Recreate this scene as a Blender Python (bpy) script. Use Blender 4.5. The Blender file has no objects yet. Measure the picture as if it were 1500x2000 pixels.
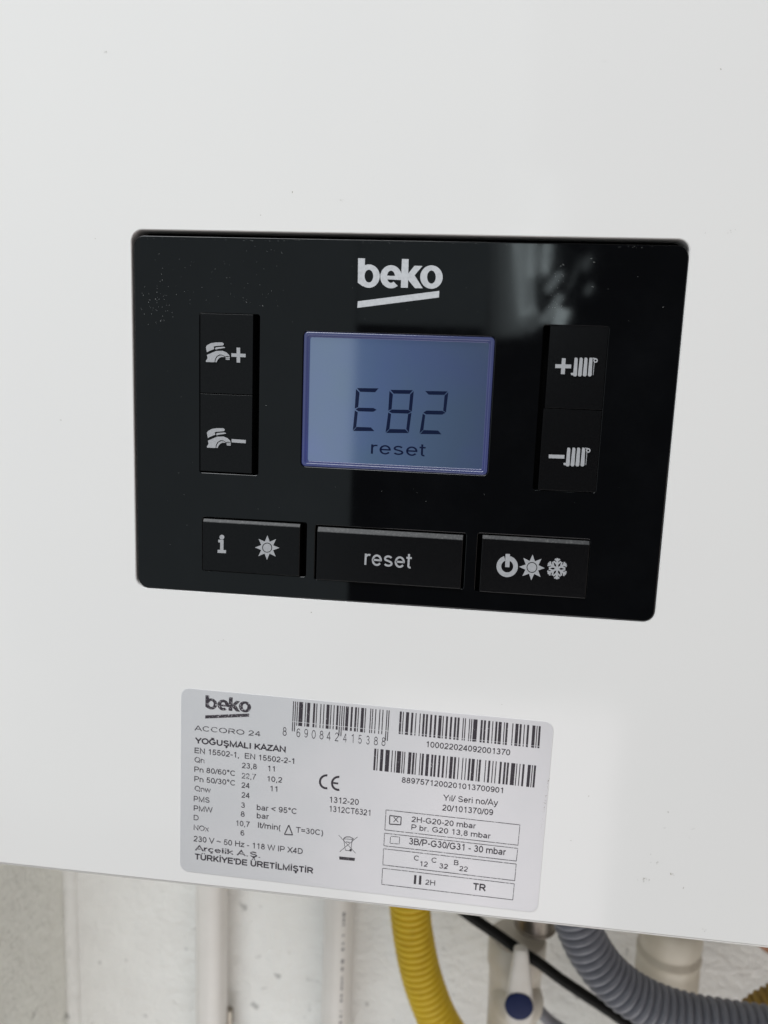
import bpy, bmesh, math, random
from mathutils import Vector, Matrix

sc = bpy.context.scene
COL = sc.collection
random.seed(7)

# ------------------------------------------------------------------ camera
# World: the boiler's front plate is the plane y = 0, x to the right, z up, the
# wall lies at +y.  The phone hangs 0.22 m in front of the plate.
D = 0.22
FPX = 1550.0
A_, B_, C_ = math.radians(9.44), math.radians(6.17), math.radians(3.18)
def _R(a, b, c):
    Rx = Matrix(((1, 0, 0), (0, math.cos(a), -math.sin(a)), (0, math.sin(a), math.cos(a))))
    Ry = Matrix(((math.cos(b), 0, math.sin(b)), (0, 1, 0), (-math.sin(b), 0, math.cos(b))))
    Rz = Matrix(((math.cos(c), -math.sin(c), 0), (math.sin(c), math.cos(c), 0), (0, 0, 1)))
    return Rz @ Ry @ Rx
RC = _R(A_, B_, C_)            # (right, down, into wall) -> camera (right, down, forward)
RT = RC.transposed()

def world(v):                  # (right, down, in) -> Blender
    return Vector((v[0], v[2], -v[1]))

cam = bpy.data.cameras.new('camera')
camo = bpy.data.objects.new('camera', cam); COL.objects.link(camo)
cx = world(RT @ Vector((1, 0, 0))); cy = world(RT @ Vector((0, -1, 0))); cz = world(RT @ Vector((0, 0, -1)))
M = Matrix((cx, cy, cz)).transposed().to_4x4(); M.translation = Vector((0, -D, 0))
camo.matrix_world = M
cam.sensor_fit = 'VERTICAL'; cam.sensor_height = 36; cam.lens = FPX / 2000 * 36
cam.clip_start = 0.005; cam.clip_end = 50
cam.dof.use_dof = True; cam.dof.focus_distance = 0.226; cam.dof.aperture_fstop = 16
sc.camera = camo

# ------------------------------------------------------------------ world and light
w = bpy.data.worlds.new('World'); sc.world = w; w.use_nodes = True
w.node_tree.nodes['Background'].inputs[0].default_value = (0.95, 0.97, 1.0, 1)
w.node_tree.nodes['Background'].inputs[1].default_value = 0.04
sc.view_settings.view_transform = 'Standard'; sc.view_settings.look = 'None'
sc.view_settings.exposure = 0; sc.view_settings.gamma = 1

def area(name, loc, target, sx, sy, power, color, spread=180):
    l = bpy.data.lights.new(name, 'AREA'); l.shape = 'RECTANGLE'; l.size = sx; l.size_y = sy
    l.energy = power; l.color = color; l.spread = math.radians(spread)
    o = bpy.data.objects.new(name, l); COL.objects.link(o); o.location = loc
    d = Vector(target) - Vector(loc)
    o.rotation_euler = d.to_track_quat('-Z', 'Y').to_euler()
    return o
LY = -1.5
def facing(name, x0, x1, z0, z1, radiance, color, y=LY):
    # a window-like lamp parallel to the plate
    sx, sz = x1 - x0, z1 - z0
    l = bpy.data.lights.new(name, 'AREA'); l.shape = 'RECTANGLE'; l.size = sx; l.size_y = sz
    l.energy = radiance * math.pi * sx * sz; l.color = color
    o = bpy.data.objects.new(name, l); COL.objects.link(o)
    o.location = ((x0 + x1) / 2, y, (z0 + z1) / 2)
    o.rotation_euler = (math.radians(90), 0, 0)
    return o
facing('window_light', -2.6, -0.264, -1.1, 1.6, 0.33, (0.81, 0.95, 1.0))
facing('window_light_upper', -0.262, 0.012, 0.118, 1.6, 0.32, (0.80, 0.95, 1.0))
# gaps between the curtain and the leaves outside, as the gloss panel mirrors them
for i, (x, z, sx, sz, rot, rad) in enumerate((
    (0.047, 0.202, 0.090, 0.200, -3, 0.13), (0.052, 0.204, 0.068, 0.212, -4, 0.14), (0.060, 0.204, 0.050, 0.200, -5, 0.15), (0.066, 0.210, 0.030, 0.190, -6, 0.16), (0.030, 0.90, 0.055, 1.10, -3, 0.30), (0.086, 0.223, 0.038, 0.155, -8, 1.2), (0.101, 0.264, 0.018, 0.078, 0, 1.5),
    (0.128, 0.265, 0.014, 0.067, 2, 3.2), (0.118, 0.373, 0.014, 0.105, 3, 2.2), (0.148, 0.217, 0.011, 0.047, 35, 2.2),
    (0.167, 0.145, 0.029, 0.040, 20, 2.4), (0.149, 0.163, 0.016, 0.067, 30, 1.5), (0.107, 0.141, 0.044, 0.044, 45, 0.6),
    (0.215, 0.259, 0.008, 0.029, 15, 1.0), (0.223, 0.206, 0.011, 0.022, 25, 0.8), (0.192, 0.236, 0.009, 0.067, 20, 0.35))):
    o = facing('curtain_gap_light', x - sx / 2, x + sx / 2, z - sz / 2, z + sz / 2, rad * 1.7, (0.84, 0.97, 1.0), y=LY - .003 * i)
    o.rotation_euler = (math.radians(90), math.radians(rot), 0)
facing('label_fill_light', -0.2, 0.36, -1.7, -0.70, 1.5, (1.0, 0.94, 0.98))  # added lamp whose mirror image brightens the label's right part
area('sky_light', (-0.8, -1.0, 1.7), (0, 0, 0.15), 1.6, 1.2, 67, (0.950, 0.98, 1.0))
area('side_fill_light', (-1.9, -1.5, -0.35), (0.1, 0.3, -0.25), 1.4, 1.8, 3, (0.98, 0.99, 1.0))  # unseen fill from the left, added to light casing and wall
area('low_fill_light', (1.25, -1.3, -0.75), (0, 0.2, -0.2), 1.0, 1.2, 4, (1.0, 0.86, 0.78))  # added warm fill from low right, helps light the rear wall
area('wall_fill_light', (0.25, -0.25, -1.25), (0.0, 0.39, -0.40), 1.3, 0.6, 5.6, (1.0, 0.98, 0.95))  # added lamp under the boiler, standing in for daylight bounced onto the wall

# ------------------------------------------------------------------ photo reading -> place
def at(p, y=0.0):              # the point of the plane y that a reading of the photograph shows
    d = world(RT @ Vector((p[0] - 750, p[1] - 1000, FPX)))
    return Vector((0, -D, 0)) + d * ((D + y) / d.y)
def Z(ox, oy, s):              # reading taken in an enlarged crop -> full photograph
    return lambda x, y: (ox + x / s, oy + y / s)

# ------------------------------------------------------------------ materials
def nmat(name):
    m = bpy.data.materials.new(name); m.use_nodes = True
    return m, m.node_tree, m.node_tree.nodes['Principled BSDF']
def node(nt, t, **kw):
    n = nt.nodes.new(t)
    for k, v in kw.items():
        if k in n.inputs: n.inputs[k].default_value = v
        else: setattr(n, k, v)
    return n
def mix(nt, fac, a, b):
    n = nt.nodes.new('ShaderNodeMix'); n.data_type = 'RGBA'
    if isinstance(fac, (int, float)): n.inputs[0].default_value = fac
    else: nt.links.new(fac, n.inputs[0])
    for i, v in ((6, a), (7, b)):
        if isinstance(v, tuple): n.inputs[i].default_value = (*v, 1)
        else: nt.links.new(v, n.inputs[i])
    return n.outputs[2]
def ramp(nt, fac, p0, p1, v0=0.0, v1=1.0):
    n = nt.nodes.new('ShaderNodeMapRange'); n.inputs[1].default_value = p0; n.inputs[2].default_value = p1
    n.inputs[3].default_value = v0; n.inputs[4].default_value = v1; nt.links.new(fac, n.inputs[0])
    return n.outputs[0]
def coords(nt):
    return nt.nodes.new('ShaderNodeTexCoord').outputs['Object']
def noise(nt, scale, detail=3, rough=0.55):
    n = node(nt, 'ShaderNodeTexNoise', Scale=scale, Detail=detail, Roughness=rough)
    nt.links.new(coords(nt), n.inputs['Vector']); return n.outputs[0]
def bump(nt, bs, h, strength, dist):
    b = node(nt, 'ShaderNodeBump', Strength=strength, Distance=dist)
    nt.links.new(h, b.inputs['Height']); nt.links.new(b.outputs[0], bs.inputs['Normal'])

def simple(name, c, rough=0.5, metal=0.0, c2=None, nscale=300, bs=0.0, bd=0.0005, spec=0.5, lo=.35, hi=.7):
    m, nt, b = nmat(name)
    c2 = c2 or tuple(v * 0.9 for v in c)
    nz = noise(nt, nscale, 4)
    nt.links.new(mix(nt, ramp(nt, nz, lo, hi), c, c2), b.inputs['Base Color'])
    b.inputs['Roughness'].default_value = rough; b.inputs['Metallic'].default_value = metal
    b.inputs['Specular IOR Level'].default_value = spec
    if bs: bump(nt, b, nz, bs, bd)
    return m

def mat_enamel():
    m, nt, b = nmat('white_enamel')
    big = noise(nt, 9, 2)
    nt.links.new(mix(nt, ramp(nt, big, .3, .7), (0.815, 0.80, 0.78), (0.80, 0.785, 0.77)), b.inputs['Base Color'])
    fine = noise(nt, 700, 3)
    nt.links.new(ramp(nt, noise(nt, 14, 5, .6), .35, .7, .07, .16), b.inputs['Roughness'])
    bump(nt, b, noise(nt, 160, 2), 0.06, 0.0002)
    return m
def mat_gloss_black():
    m, nt, b = nmat('gloss_black_plastic')
    smear = noise(nt, 38, 5, .65)
    nt.links.new(mix(nt, ramp(nt, smear, .45, .75), (0.0014, 0.0016, 0.0021), (0.0028, 0.0031, 0.0038)), b.inputs['Base Color'])
    nt.links.new(ramp(nt, smear, .35, .75, .02, .09), b.inputs['Roughness'])
    return m
def mat_satin_black():
    m, nt, b = nmat('satin_black_plastic')
    nz = noise(nt, 2500, 2)
    nt.links.new(mix(nt, ramp(nt, nz, .4, .7), (0.0025, 0.0025, 0.003), (0.0042, 0.0042, 0.0046)), b.inputs['Base Color'])
    b.inputs['Roughness'].default_value = .25; b.inputs['Specular IOR Level'].default_value = .30
    bump(nt, b, nz, .12, .00005)
    return m
def mat_button_edge():
    m, nt, b = nmat('worn_black_edge')
    nz = noise(nt, 1500, 5, .7)
    nt.links.new(mix(nt, ramp(nt, nz, .50, .72), (0.014, 0.014, 0.015), (0.075, 0.075, 0.072)), b.inputs['Base Color'])
    b.inputs['Roughness'].default_value = .55
    return m
def mat_sticker():
    m, nt, b = nmat('silver_film')
    big = noise(nt, 45, 3)
    nt.links.new(mix(nt, ramp(nt, big, .35, .7), (0.745, 0.74, 0.75), (0.78, 0.765, 0.775)), b.inputs['Base Color'])
    b.inputs['Metallic'].default_value = .38; b.inputs['Roughness'].default_value = .36
    bump(nt, b, noise(nt, 60, 3), .12, .0004)
    return m
def mat_ink(name, wear, c=(0.035, 0.028, 0.036)):
    # thermal print: the ribbon skipped in places and the film shows
    m, nt, b = nmat(name)
    n1 = noise(nt, 1900, 4, .7)
    nt.links.new(mix(nt, ramp(nt, n1, wear, wear + .07), c, (0.55, 0.53, 0.55)), b.inputs['Base Color'])
    b.inputs['Roughness'].default_value = .5
    return m
def mat_screen(name, cols, spec, base=(0.02, 0.025, 0.05), side=None):
    m, nt, b = nmat(name)
    tc = coords(nt)
    big = noise(nt, 32, 3)
    sep = nt.nodes.new('ShaderNodeSeparateXYZ'); nt.links.new(tc, sep.inputs[0])
    gz = ramp(nt, sep.outputs[2], -0.02, 0.02)
    c1 = mix(nt, gz, cols[0], cols[1])
    c2 = mix(nt, ramp(nt, big, .35, .65), c1, cols[2])
    if side:   # uneven backlight: the emission dims towards the right
        gx = ramp(nt, sep.outputs[0], -.030, .004, 1.0, side)
        mv = nt.nodes.new('ShaderNodeVectorMath'); mv.operation = 'SCALE'
        nt.links.new(c2, mv.inputs[0]); nt.links.new(gx, mv.inputs['Scale']); c2 = mv.outputs[0]
    nt.links.new(c2, b.inputs['Emission Color']); b.inputs['Emission Strength'].default_value = 1
    b.inputs['Base Color'].default_value = (*base, 1)
    b.inputs['Roughness'].default_value = .07; b.inputs['IOR'].default_value = spec
    return m
def mat_wall(name, c, c2):
    m, nt, b = nmat(name)
    v = node(nt, 'ShaderNodeTexVoronoi', Scale=95); nt.links.new(coords(nt), v.inputs['Vector'])
    n1 = noise(nt, 26, 6, .62); n2 = noise(nt, 110, 4)
    spots = noise(nt, 70, 3, .6)
    a = mix(nt, ramp(nt, n1, .35, .7), c, c2)
    nt.links.new(mix(nt, ramp(nt, spots, .66, .72), a, tuple(x * .62 for x in c)), b.inputs['Base Color'])
    b.inputs['Roughness'].default_value = .9
    mm = nt.nodes.new('ShaderNodeMath'); mm.operation = 'ADD'
    nt.links.new(n1, mm.inputs[0]); nt.links.new(n2, mm.inputs[1])
    bump(nt, b, mm.outputs[0], .8, .004)
    return m

ENAMEL = mat_enamel(); GLOSS = mat_gloss_black(); SATIN = mat_satin_black(); EDGE = mat_button_edge()
VOID = simple('black_recess', (0.004, 0.004, 0.004), .8, spec=.1)
STICKER = mat_sticker()
INK = mat_ink('black_print', .63); INKW = mat_ink('worn_black_print', .54)
INKS = mat_ink('solid_black_print', .70)
PRINT = simple('light_grey_print', (0.56, 0.57, 0.59), .6, c2=(0.47, 0.48, 0.50), nscale=1500)
KEYPRINT = simple('key_print', (0.40, 0.405, 0.42), .6, c2=(0.33, 0.335, 0.35), nscale=1500)
SCREEN = mat_screen('backlit_lcd', ((0.050, 0.080, 0.205), (0.044, 0.077, 0.160), (0.047, 0.088, 0.155)), 3.4, side=.5)
SEG = mat_screen('lcd_segment', ((0.002, 0.005, 0.022), (0.002, 0.005, 0.018), (0.002, 0.005, 0.018)), 1.5, (0.005, 0.007, 0.02))
RIM = mat_screen('blue_lit_plastic', ((0.030, 0.036, 0.135), (0.040, 0.045, 0.105), (0.026, 0.032, 0.085)), 1.7)  # bezel emission stands in for the backlight's edge glow
WALL = mat_wall('rough_white_plaster', (0.84, 0.84, 0.815), (0.79, 0.785, 0.76))
WALL2 = mat_wall('shaded_side_plaster', (0.80, 0.80, 0.75), (0.75, 0.745, 0.70))  # same plaster, the side wall's shade put into a slightly darker colour
PVC = simple('white_plastic_pipe', (0.72, 0.695, 0.665), .38, c2=(0.68, 0.655, 0.62), nscale=30)
CREAM = simple('cream_plastic', (0.68, 0.62, 0.51), .42, c2=(0.62, 0.56, 0.45), nscale=60)
VALVE = simple('ivory_plastic', (0.68, 0.64, 0.57), .4, c2=(0.62, 0.57, 0.49), nscale=60)
YEL = simple('yellow_hose_jacket', (0.84, 0.60, 0.035), .5, c2=(0.74, 0.50, 0.028), nscale=120, lo=.45, hi=.8)
GREYH = simple('grey_hose_plastic', (0.235, 0.24, 0.275), .45, c2=(0.18, 0.185, 0.215), nscale=90)
BLK = simple('black_cable_rubber', (0.005, 0.005, 0.0045), .6, spec=.2)
NICK = simple('nickel_plating', (0.34, 0.31, 0.27), .4, metal=1, c2=(0.25, 0.22, 0.19), nscale=200)
BLUE = simple('blue_cap_plastic', (0.008, 0.018, 0.085), .6, spec=.25)
LEVER = simple('white_plastic_lever', (0.78, 0.75, 0.70), .4, c2=(0.74, 0.70, 0.64), nscale=80)
COPPER = simple('copper_pipe_metal', (0.36, 0.17, 0.09), .55, metal=.4, c2=(0.26, 0.12, 0.07))
FOAM = simple('mustard_foam', (0.42, 0.27, 0.06), .9, c2=(0.26, 0.16, 0.035), nscale=260, bs=.8, bd=.002)
DIRT = simple('brown_dirt', (0.20, 0.16, 0.12), .8, c2=(0.4, 0.36, 0.3), nscale=900)
DUST = simple('pale_dust', (0.33, 0.34, 0.33), .8, c2=(0.10, 0.105, 0.11), nscale=2200)
GREYPR = simple('grey_pipe_print', (0.22, 0.21, 0.22), .6)

# ------------------------------------------------------------------ object helpers
def link(name, me, mat, parent=None):
    o = bpy.data.objects.new(name, me); COL.objects.link(o)
    if mat and not me.materials: me.materials.append(mat)
    if parent:
        o.parent = parent; o.matrix_parent_inverse = parent.matrix_world.inverted()
    return o
def bm_obj(name, bm, mat, parent=None, smooth=None):
    me = bpy.data.meshes.new(name); bm.normal_update(); bm.to_mesh(me); bm.free()
    if smooth == 'all':
        for p in me.polygons: p.use_smooth = True
    elif smooth is not None:
        me.polygons.foreach_set('use_smooth', [True] * len(me.polygons))
        me.set_sharp_from_angle(angle=math.radians(smooth))
    return link(name, me, mat, parent)
def thing(name, loc, label, cat, group=None):
    o = bpy.data.objects.new(name, None); COL.objects.link(o); o.location = loc
    o.empty_display_size = .02
    o['label'] = label; o['category'] = cat
    if group: o['group'] = group
    o.matrix_world = Matrix.Translation(Vector(loc))
    return o
def tag(o, label, cat, group=None):
    o['label'] = label; o['category'] = cat
    if group: o['group'] = group
    return o

def rrect(x0, x1, z0, z1, r, n=6):
    pts = []
    for cx_, cz_, a0 in ((x1 - r, z1 - r, 0), (x0 + r, z1 - r, 90), (x0 + r, z0 + r, 180), (x1 - r, z0 + r, 270)):
        for i in range(n + 1):
            a = math.radians(a0 + 90 * i / n)
            pts.append((cx_ + r * math.cos(a), cz_ + r * math.sin(a)))
    return pts

def plate(name, loops, y0, y1, bev, mat, parent, seg=4):
    """Solid plate parallel to the front: outline loops[0] with holes loops[1:], front at y0,
    back at y1, rounded edges of radius bev (outlines keep their size)."""
    cu = bpy.data.curves.new(name, 'CURVE'); cu.dimensions = '2D'; cu.fill_mode = 'BOTH'
    for L in loops:
        s = cu.splines.new('POLY'); s.points.add(len(L) - 1)
        for i, (x, z) in enumerate(L): s.points[i].co = (x * 1000, z * 1000, 0, 1)
        s.use_cyclic_u = True
    th = (y1 - y0) * 1000; b = bev * 1000
    cu.extrude = max(th / 2 - b, 0.001); cu.bevel_depth = b; cu.bevel_resolution = seg; cu.offset = -b
    t = bpy.data.objects.new(name, cu); COL.objects.link(t)
    bpy.context.view_layer.update()
    me = bpy.data.meshes.new_from_object(t.evaluated_get(bpy.context.evaluated_depsgraph_get()))
    bpy.data.objects.remove(t); bpy.data.curves.remove(cu)
    # curve z+ looks at the camera (-y)
    mid = (y0 + y1) / 2
    for v in me.vertices: v.co = Vector((v.co.x / 1000, mid - v.co.z / 1000, v.co.y / 1000))
    me.update()
    bm = bmesh.new(); bm.from_mesh(me); bmesh.ops.remove_doubles(bm, verts=bm.verts, dist=1e-6)
    bmesh.ops.recalc_face_normals(bm, faces=bm.faces); bm.to_mesh(me); bm.free()
    for p in me.polygons: p.use_smooth = abs(p.normal.y) < .985
    me.name = name; me.materials.clear()
    return link(name, me, mat, parent)

# flat print ---------------------------------------------------------
class Print:
    """Thin printed shapes on a plane y; every shape gets its own hair of depth."""
    def __init__(s, y): s.bm = bmesh.new(); s.y = y; s.k = 0
    def poly(s, pts):                       # photo points
        s.k += 1; y = s.y - 2e-6 * (s.k % 12)
        vs = [s.bm.verts.new((q.x, y, q.z)) for q in (at(p, s.y) for p in pts)]
        f = s.bm.faces.new(vs)
        return f
    def strip(s, outer, inner, closed=False):
        s.k += 1; y = s.y - 2e-6 * (s.k % 12)
        A = [at(p, s.y) for p in outer]; Bn = [at(p, s.y) for p in inner]
        A = [s.bm.verts.new((q.x, y, q.z)) for q in A]; Bn = [s.bm.verts.new((q.x, y, q.z)) for q in Bn]
        n = len(A)
        for i in range(n if closed else n - 1):
            j = (i + 1) % n; s.bm.faces.new((A[i], A[j], Bn[j], Bn[i]))
    def arc(s, c, r0, r1, a0, a1, n=28, ry=1.0):
        f = lambda r, i: (c[0] + r * math.cos(math.radians(a0 + (a1 - a0) * i / n)),
                          c[1] - r * ry * math.sin(math.radians(a0 + (a1 - a0) * i / n)))
        s.strip([f(r1, i) for i in range(n + 1)], [f(r0, i) for i in range(n + 1)])
    def ellipse_ring(s, c, R, r, a0=0, a1=360, n=36):
        f = lambda q, i: (c[0] + q[0] * math.cos(math.radians(a0 + (a1 - a0) * i / n)),
                          c[1] - q[1] * math.sin(math.radians(a0 + (a1 - a0) * i / n)))
        s.strip([f(R, i) for i in range(n + 1)], [f(r, i) for i in range(n + 1)])
    def disc(s, c, r, n=24):
        s.poly([(c[0] + r * math.cos(2 * math.pi * i / n), c[1] - r * math.sin(2 * math.pi * i / n)) for i in range(n)])
    def line(s, a, b, wd):
        dx, dy = b[0] - a[0], b[1] - a[1]; l = math.hypot(dx, dy); nx, ny = -dy / l * wd / 2, dx / l * wd / 2
        s.poly([(a[0] + nx, a[1] + ny), (b[0] + nx, b[1] + ny), (b[0] - nx, b[1] - ny), (a[0] - nx, a[1] - ny)])
    def outline(s, pts, wd):
        for i in range(len(pts)): s.line(pts[i], pts[(i + 1) % len(pts)], wd)
    def make(s, name, mat, parent):
        for f in s.bm.faces:
            f.normal_update()
            if f.normal.y > 0: f.normal_flip()
        return bm_obj(name, s.bm, mat, parent)

# plain grotesque lettering drawn as pen strokes (capital height 1)
def _arc(cx, cy, rx, ry, a0, a1, n=14):
    return [(cx + rx * math.cos(math.radians(a0 + (a1 - a0) * i / n)), cy + ry * math.sin(math.radians(a0 + (a1 - a0) * i / n))) for i in range(n + 1)]
def _ell(cx, cy, rx, ry, n=24): return _arc(cx, cy, rx, ry, 90, 450, n)
_six = [_arc(.40, .5, .27, .435, 42, 180) + [(.13, .33)], _ell(.385, .33, .25, .265)]
_cS = _arc(.47, .70, .30, .235, 25, 200) + [(.28, .56), (.60, .47)] + _arc(.47, .29, .325, .225, 40, -165)[0:]
_ls = _arc(.34, .515, .21, .155, 25, 215, 10) + [(.30, .385), (.42, .345)] + _arc(.345, .21, .225, .145, 40, -160, 10)
GL = {
 '0': (.777, [_ell(.385, .5, .265, .435)]),
 '1': (.777, [[(.46, 0), (.46, 1.0)], [(.47, .95), (.36, .84), (.20, .76)]]),
 '2': (.777, [_arc(.38, .69, .25, .245, 170, -25) + [(.48, .43), (.20, .19), (.12, .065), (.66, .065)]]),
 '3': (.777, [_arc(.37, .735, .215, .2, 160, -90) + [(.31, .535)], [(.31, .535)] + _arc(.37, .30, .26, .235, 90, -165)]),
 '4': (.777, [[(.52, 0), (.52, .97)], [(.50, .93), (.09, .27), (.70, .27)]]),
 '5': (.777, [[(.63, .935), (.23, .935), (.155, .48)] + _arc(.38, .33, .265, .27, 140, -160)]),
 '6': (.777, _six), '9': (.777, [[(.77 - x, 1 - y) for x, y in st] for st in _six]),
 '7': (.777, [[(.08, .935), (.66, .935), (.46, .62), (.33, .3), (.28, 0)]]),
 '8': (.777, [_ell(.385, .735, .205, .2), _ell(.385, .30, .26, .235)]),
 'A': (.93, [[(.05, 0), (.465, .98), (.88, 0)], [(.19, .32), (.74, .32)]]),
 'B': (.93, [[(.15, 0), (.15, 1)], [(.15, .935), (.50, .935)] + _arc(.50, .735, .23, .2, 90, -90) + [(.15, .535)], [(.50, .535)] + _arc(.52, .30, .27, .235, 90, -90) + [(.15, .065)]]),
 'C': (1.01, [_arc(.53, .5, .40, .435, 40, 320, 24)]),
 'D': (1.01, [[(.16, .065), (.16, .935), (.46, .935)] + _arc(.46, .5, .40, .435, 90, -90, 18) + [(.16, .065)]]),
 'E': (.93, [[(.85, .935), (.16, .935), (.16, .065), (.87, .065)], [(.16, .52), (.80, .52)]]),
 'G': (1.087, [_arc(.55, .5, .42, .435, 42, 325, 24) + [(.93, .28), (.93, .47), (.58, .47)]]),
 'H': (1.01, [[(.16, 0), (.16, 1)], [(.85, 0), (.85, 1)], [(.16, .53), (.85, .53)]]),
 'I': (.388, [[(.195, 0), (.195, 1)]]),
 'K': (.93, [[(.15, 0), (.15, 1)], [(.82, .98), (.17, .34)], [(.38, .56), (.85, .02)]]),
 'L': (.777, [[(.15, 1), (.15, .065), (.72, .065)]]),
 'M': (1.163, [[(.15, 0), (.15, .97), (.58, .07), (1.01, .97), (1.01, 0)]]),
 'N': (1.01, [[(.16, 0), (.16, .95), (.85, .05), (.85, 1)]]),
 'O': (1.087, [_ell(.545, .5, .43, .435)]),
 'P': (.93, [[(.15, 0), (.15, .935), (.52, .935)] + _arc(.52, .68, .28, .255, 90, -90) + [(.15, .425)]]),
 'Q': (1.087, [_ell(.545, .5, .43, .435), [(.62, .25), (.98, -.03)]]),
 'R': (1.01, [[(.16, 0), (.16, .935), (.56, .935)] + _arc(.56, .70, .28, .235, 90, -90) + [(.16, .465)], [(.52, .45), (.68, .30), (.90, .0)]]),
 'S': (.93, [_cS]),
 'T': (.853, [[(.04, .935), (.81, .935)], [(.425, .935), (.425, 0)]]),
 'U': (1.01, [[(.16, 1), (.16, .40)] + _arc(.505, .40, .345, .335, 180, 360) + [(.85, 1)]]),
 'V': (.93, [[(.05, .99), (.465, .03), (.88, .99)]]),
 'W': (1.318, [[(.05, .99), (.34, .05), (.66, .95), (.98, .05), (1.27, .99)]]),
 'X': (.93, [[(.06, .0), (.86, 1)], [(.07, 1), (.87, 0)]]),
 'Y': (.93, [[(.05, .99), (.465, .43), (.88, .99)], [(.465, .43), (.465, 0)]]),
 'Z': (.853, [[(.08, .935), (.74, .935), (.07, .065), (.78, .065)]]),
 'a': (.777, [_arc(.37, .49, .22, .175, 160, 0, 10) + [(.59, .12), (.64, .02)], [(.59, .42), (.30, .36)] + _arc(.30, .21, .20, .145, 110, 300, 10) + [(.52, .13), (.59, .24)]]),
 'b': (.777, [[(.12, 0), (.12, 1)], _ell(.385, .36, .255, .31)]),
 'c': (.7, [_arc(.375, .36, .265, .305, 45, 315, 18)]),
 'e': (.777, [[(.13, .37), (.64, .37)] + _arc(.385, .36, .26, .31, 5, 325, 20)]),
 'i': (.31, [[(.155, 0), (.155, .73)], [(.155, .87), (.155, 1)]]),
 'ı': (.31, [[(.155, 0), (.155, .73)]]),
 'k': (.7, [[(.12, 0), (.12, 1)], [(.60, .73), (.14, .27)], [(.30, .42), (.64, .0)]]),
 'l': (.31, [[(.155, 0), (.155, 1)]]),
 'm': (1.163, [[(.12, 0), (.12, .73)], [(.12, .42)] + _arc(.345, .45, .225, .22, 180, 0, 10) + [(.57, 0)], [(.57, .42)] + _arc(.80, .45, .225, .22, 180, 0, 10) + [(1.025, 0)]]),
 'n': (.777, [[(.13, 0), (.13, .73)], [(.13, .40)] + _arc(.385, .43, .255, .24, 180, 0, 12) + [(.64, 0)]]),
 'o': (.777, [_ell(.385, .36, .265, .31)]),
 'r': (.465, [[(.12, 0), (.12, .73)], [(.12, .40)] + _arc(.34, .45, .22, .22, 180, 70, 8)]),
 's': (.7, [_ls]),
 't': (.388, [[(.17, .93), (.17, .17)] + _arc(.28, .17, .11, .11, 180, 290, 6), [(.02, .68), (.36, .68)]]),
 'w': (1.01, [[(.03, .73), (.26, .04), (.505, .70), (.75, .04), (.98, .73)]]),
 'x': (.7, [[(.05, 0), (.64, .73)], [(.06, .73), (.65, 0)]]),
 'y': (.7, [[(.05, .73), (.36, .03)], [(.66, .73), (.34, -.10), (.22, -.22), (.09, -.21)]]),
 'z': (.7, [[(.06, .67), (.60, .67), (.06, .06), (.64, .06)]]),
 ',': (.388, [[(.19, .12), (.19, .0), (.14, -.14)]]), '.': (.388, [[(.19, 0), (.19, .13)]]),
 '-': (.465, [[(.05, .36), (.42, .36)]]), '/': (.388, [[(.0, -.02), (.38, 1.0)]]),
 '°': (.558, [_ell(.28, .83, .13, .135)]), '(': (.465, [_arc(.62, .37, .48, .72, 130, 230)]), ')': (.465, [_arc(-.15, .37, .48, .72, 50, -50)]),
 '=': (.816, [[(.08, .63), (.74, .63)], [(.08, .35), (.74, .35)]]), '<': (.816, [[(.74, .80), (.10, .49), (.74, .18)]]),
 "'": (.267, [[(.13, .66), (.13, 1.0)]]), '~': (.816, [[(.08, .42)] + _arc(.24, .44, .16, .10, 170, 20, 6) + _arc(.57, .52, .16, .10, 210, 350, 6)]),
 ' ': (.388, []),
}
_ced = [[(.0, .0), (.0, -.08), (.09, -.13), (.06, -.22), (-.10, -.23)]]
GL['ç'] = (.7, GL['c'][1] + [[(x + .38, y) for x, y in st] for st in _ced])
GL['Ş'] = (.93, GL['S'][1] + [[(x + .47, y) for x, y in st] for st in _ced])
GL['Ğ'] = (1.087, GL['G'][1] + [_arc(.55, 1.24, .17, .12, 190, 350, 8)])
GL['İ'] = (.388, GL['I'][1] + [[(.195, 1.10), (.195, 1.24)]])
GL['Ü'] = (1.01, GL['U'][1] + [[(.34, 1.10), (.34, 1.24)], [(.67, 1.10), (.67, 1.24)]])

def stroke(pts, wd):
    closed = len(pts) > 3 and math.hypot(pts[0][0] - pts[-1][0], pts[0][1] - pts[-1][1]) < 1e-4
    P = [p for i, p in enumerate(pts) if i == 0 or math.hypot(p[0] - pts[i - 1][0], p[1] - pts[i - 1][1]) > 1e-5]
    if closed: P = P[:-1]
    n = len(P); A, B = [], []
    for i in range(n):
        p = P[i]
        q0 = P[i - 1] if (i or closed) else None; q1 = P[(i + 1) % n] if (i < n - 1 or closed) else None
        def nrm(a, b):
            l = math.hypot(b[0] - a[0], b[1] - a[1]); return (-(b[1] - a[1]) / l, (b[0] - a[0]) / l)
        if q0 is None: m = nrm(p, q1); k = 1
        elif q1 is None: m = nrm(q0, p); k = 1
        else:
            n0, n1 = nrm(q0, p), nrm(p, q1); mx, my = n0[0] + n1[0], n0[1] + n1[1]; l = math.hypot(mx, my) or 1
            m = (mx / l, my / l); k = min(1 / max(m[0] * n0[0] + m[1] * n0[1], .3), 2.2)
        A.append((p[0] + m[0] * wd / 2 * k, p[1] + m[1] * wd / 2 * k)); B.append((p[0] - m[0] * wd / 2 * k, p[1] - m[1] * wd / 2 * k))
    return A, B, closed
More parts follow.
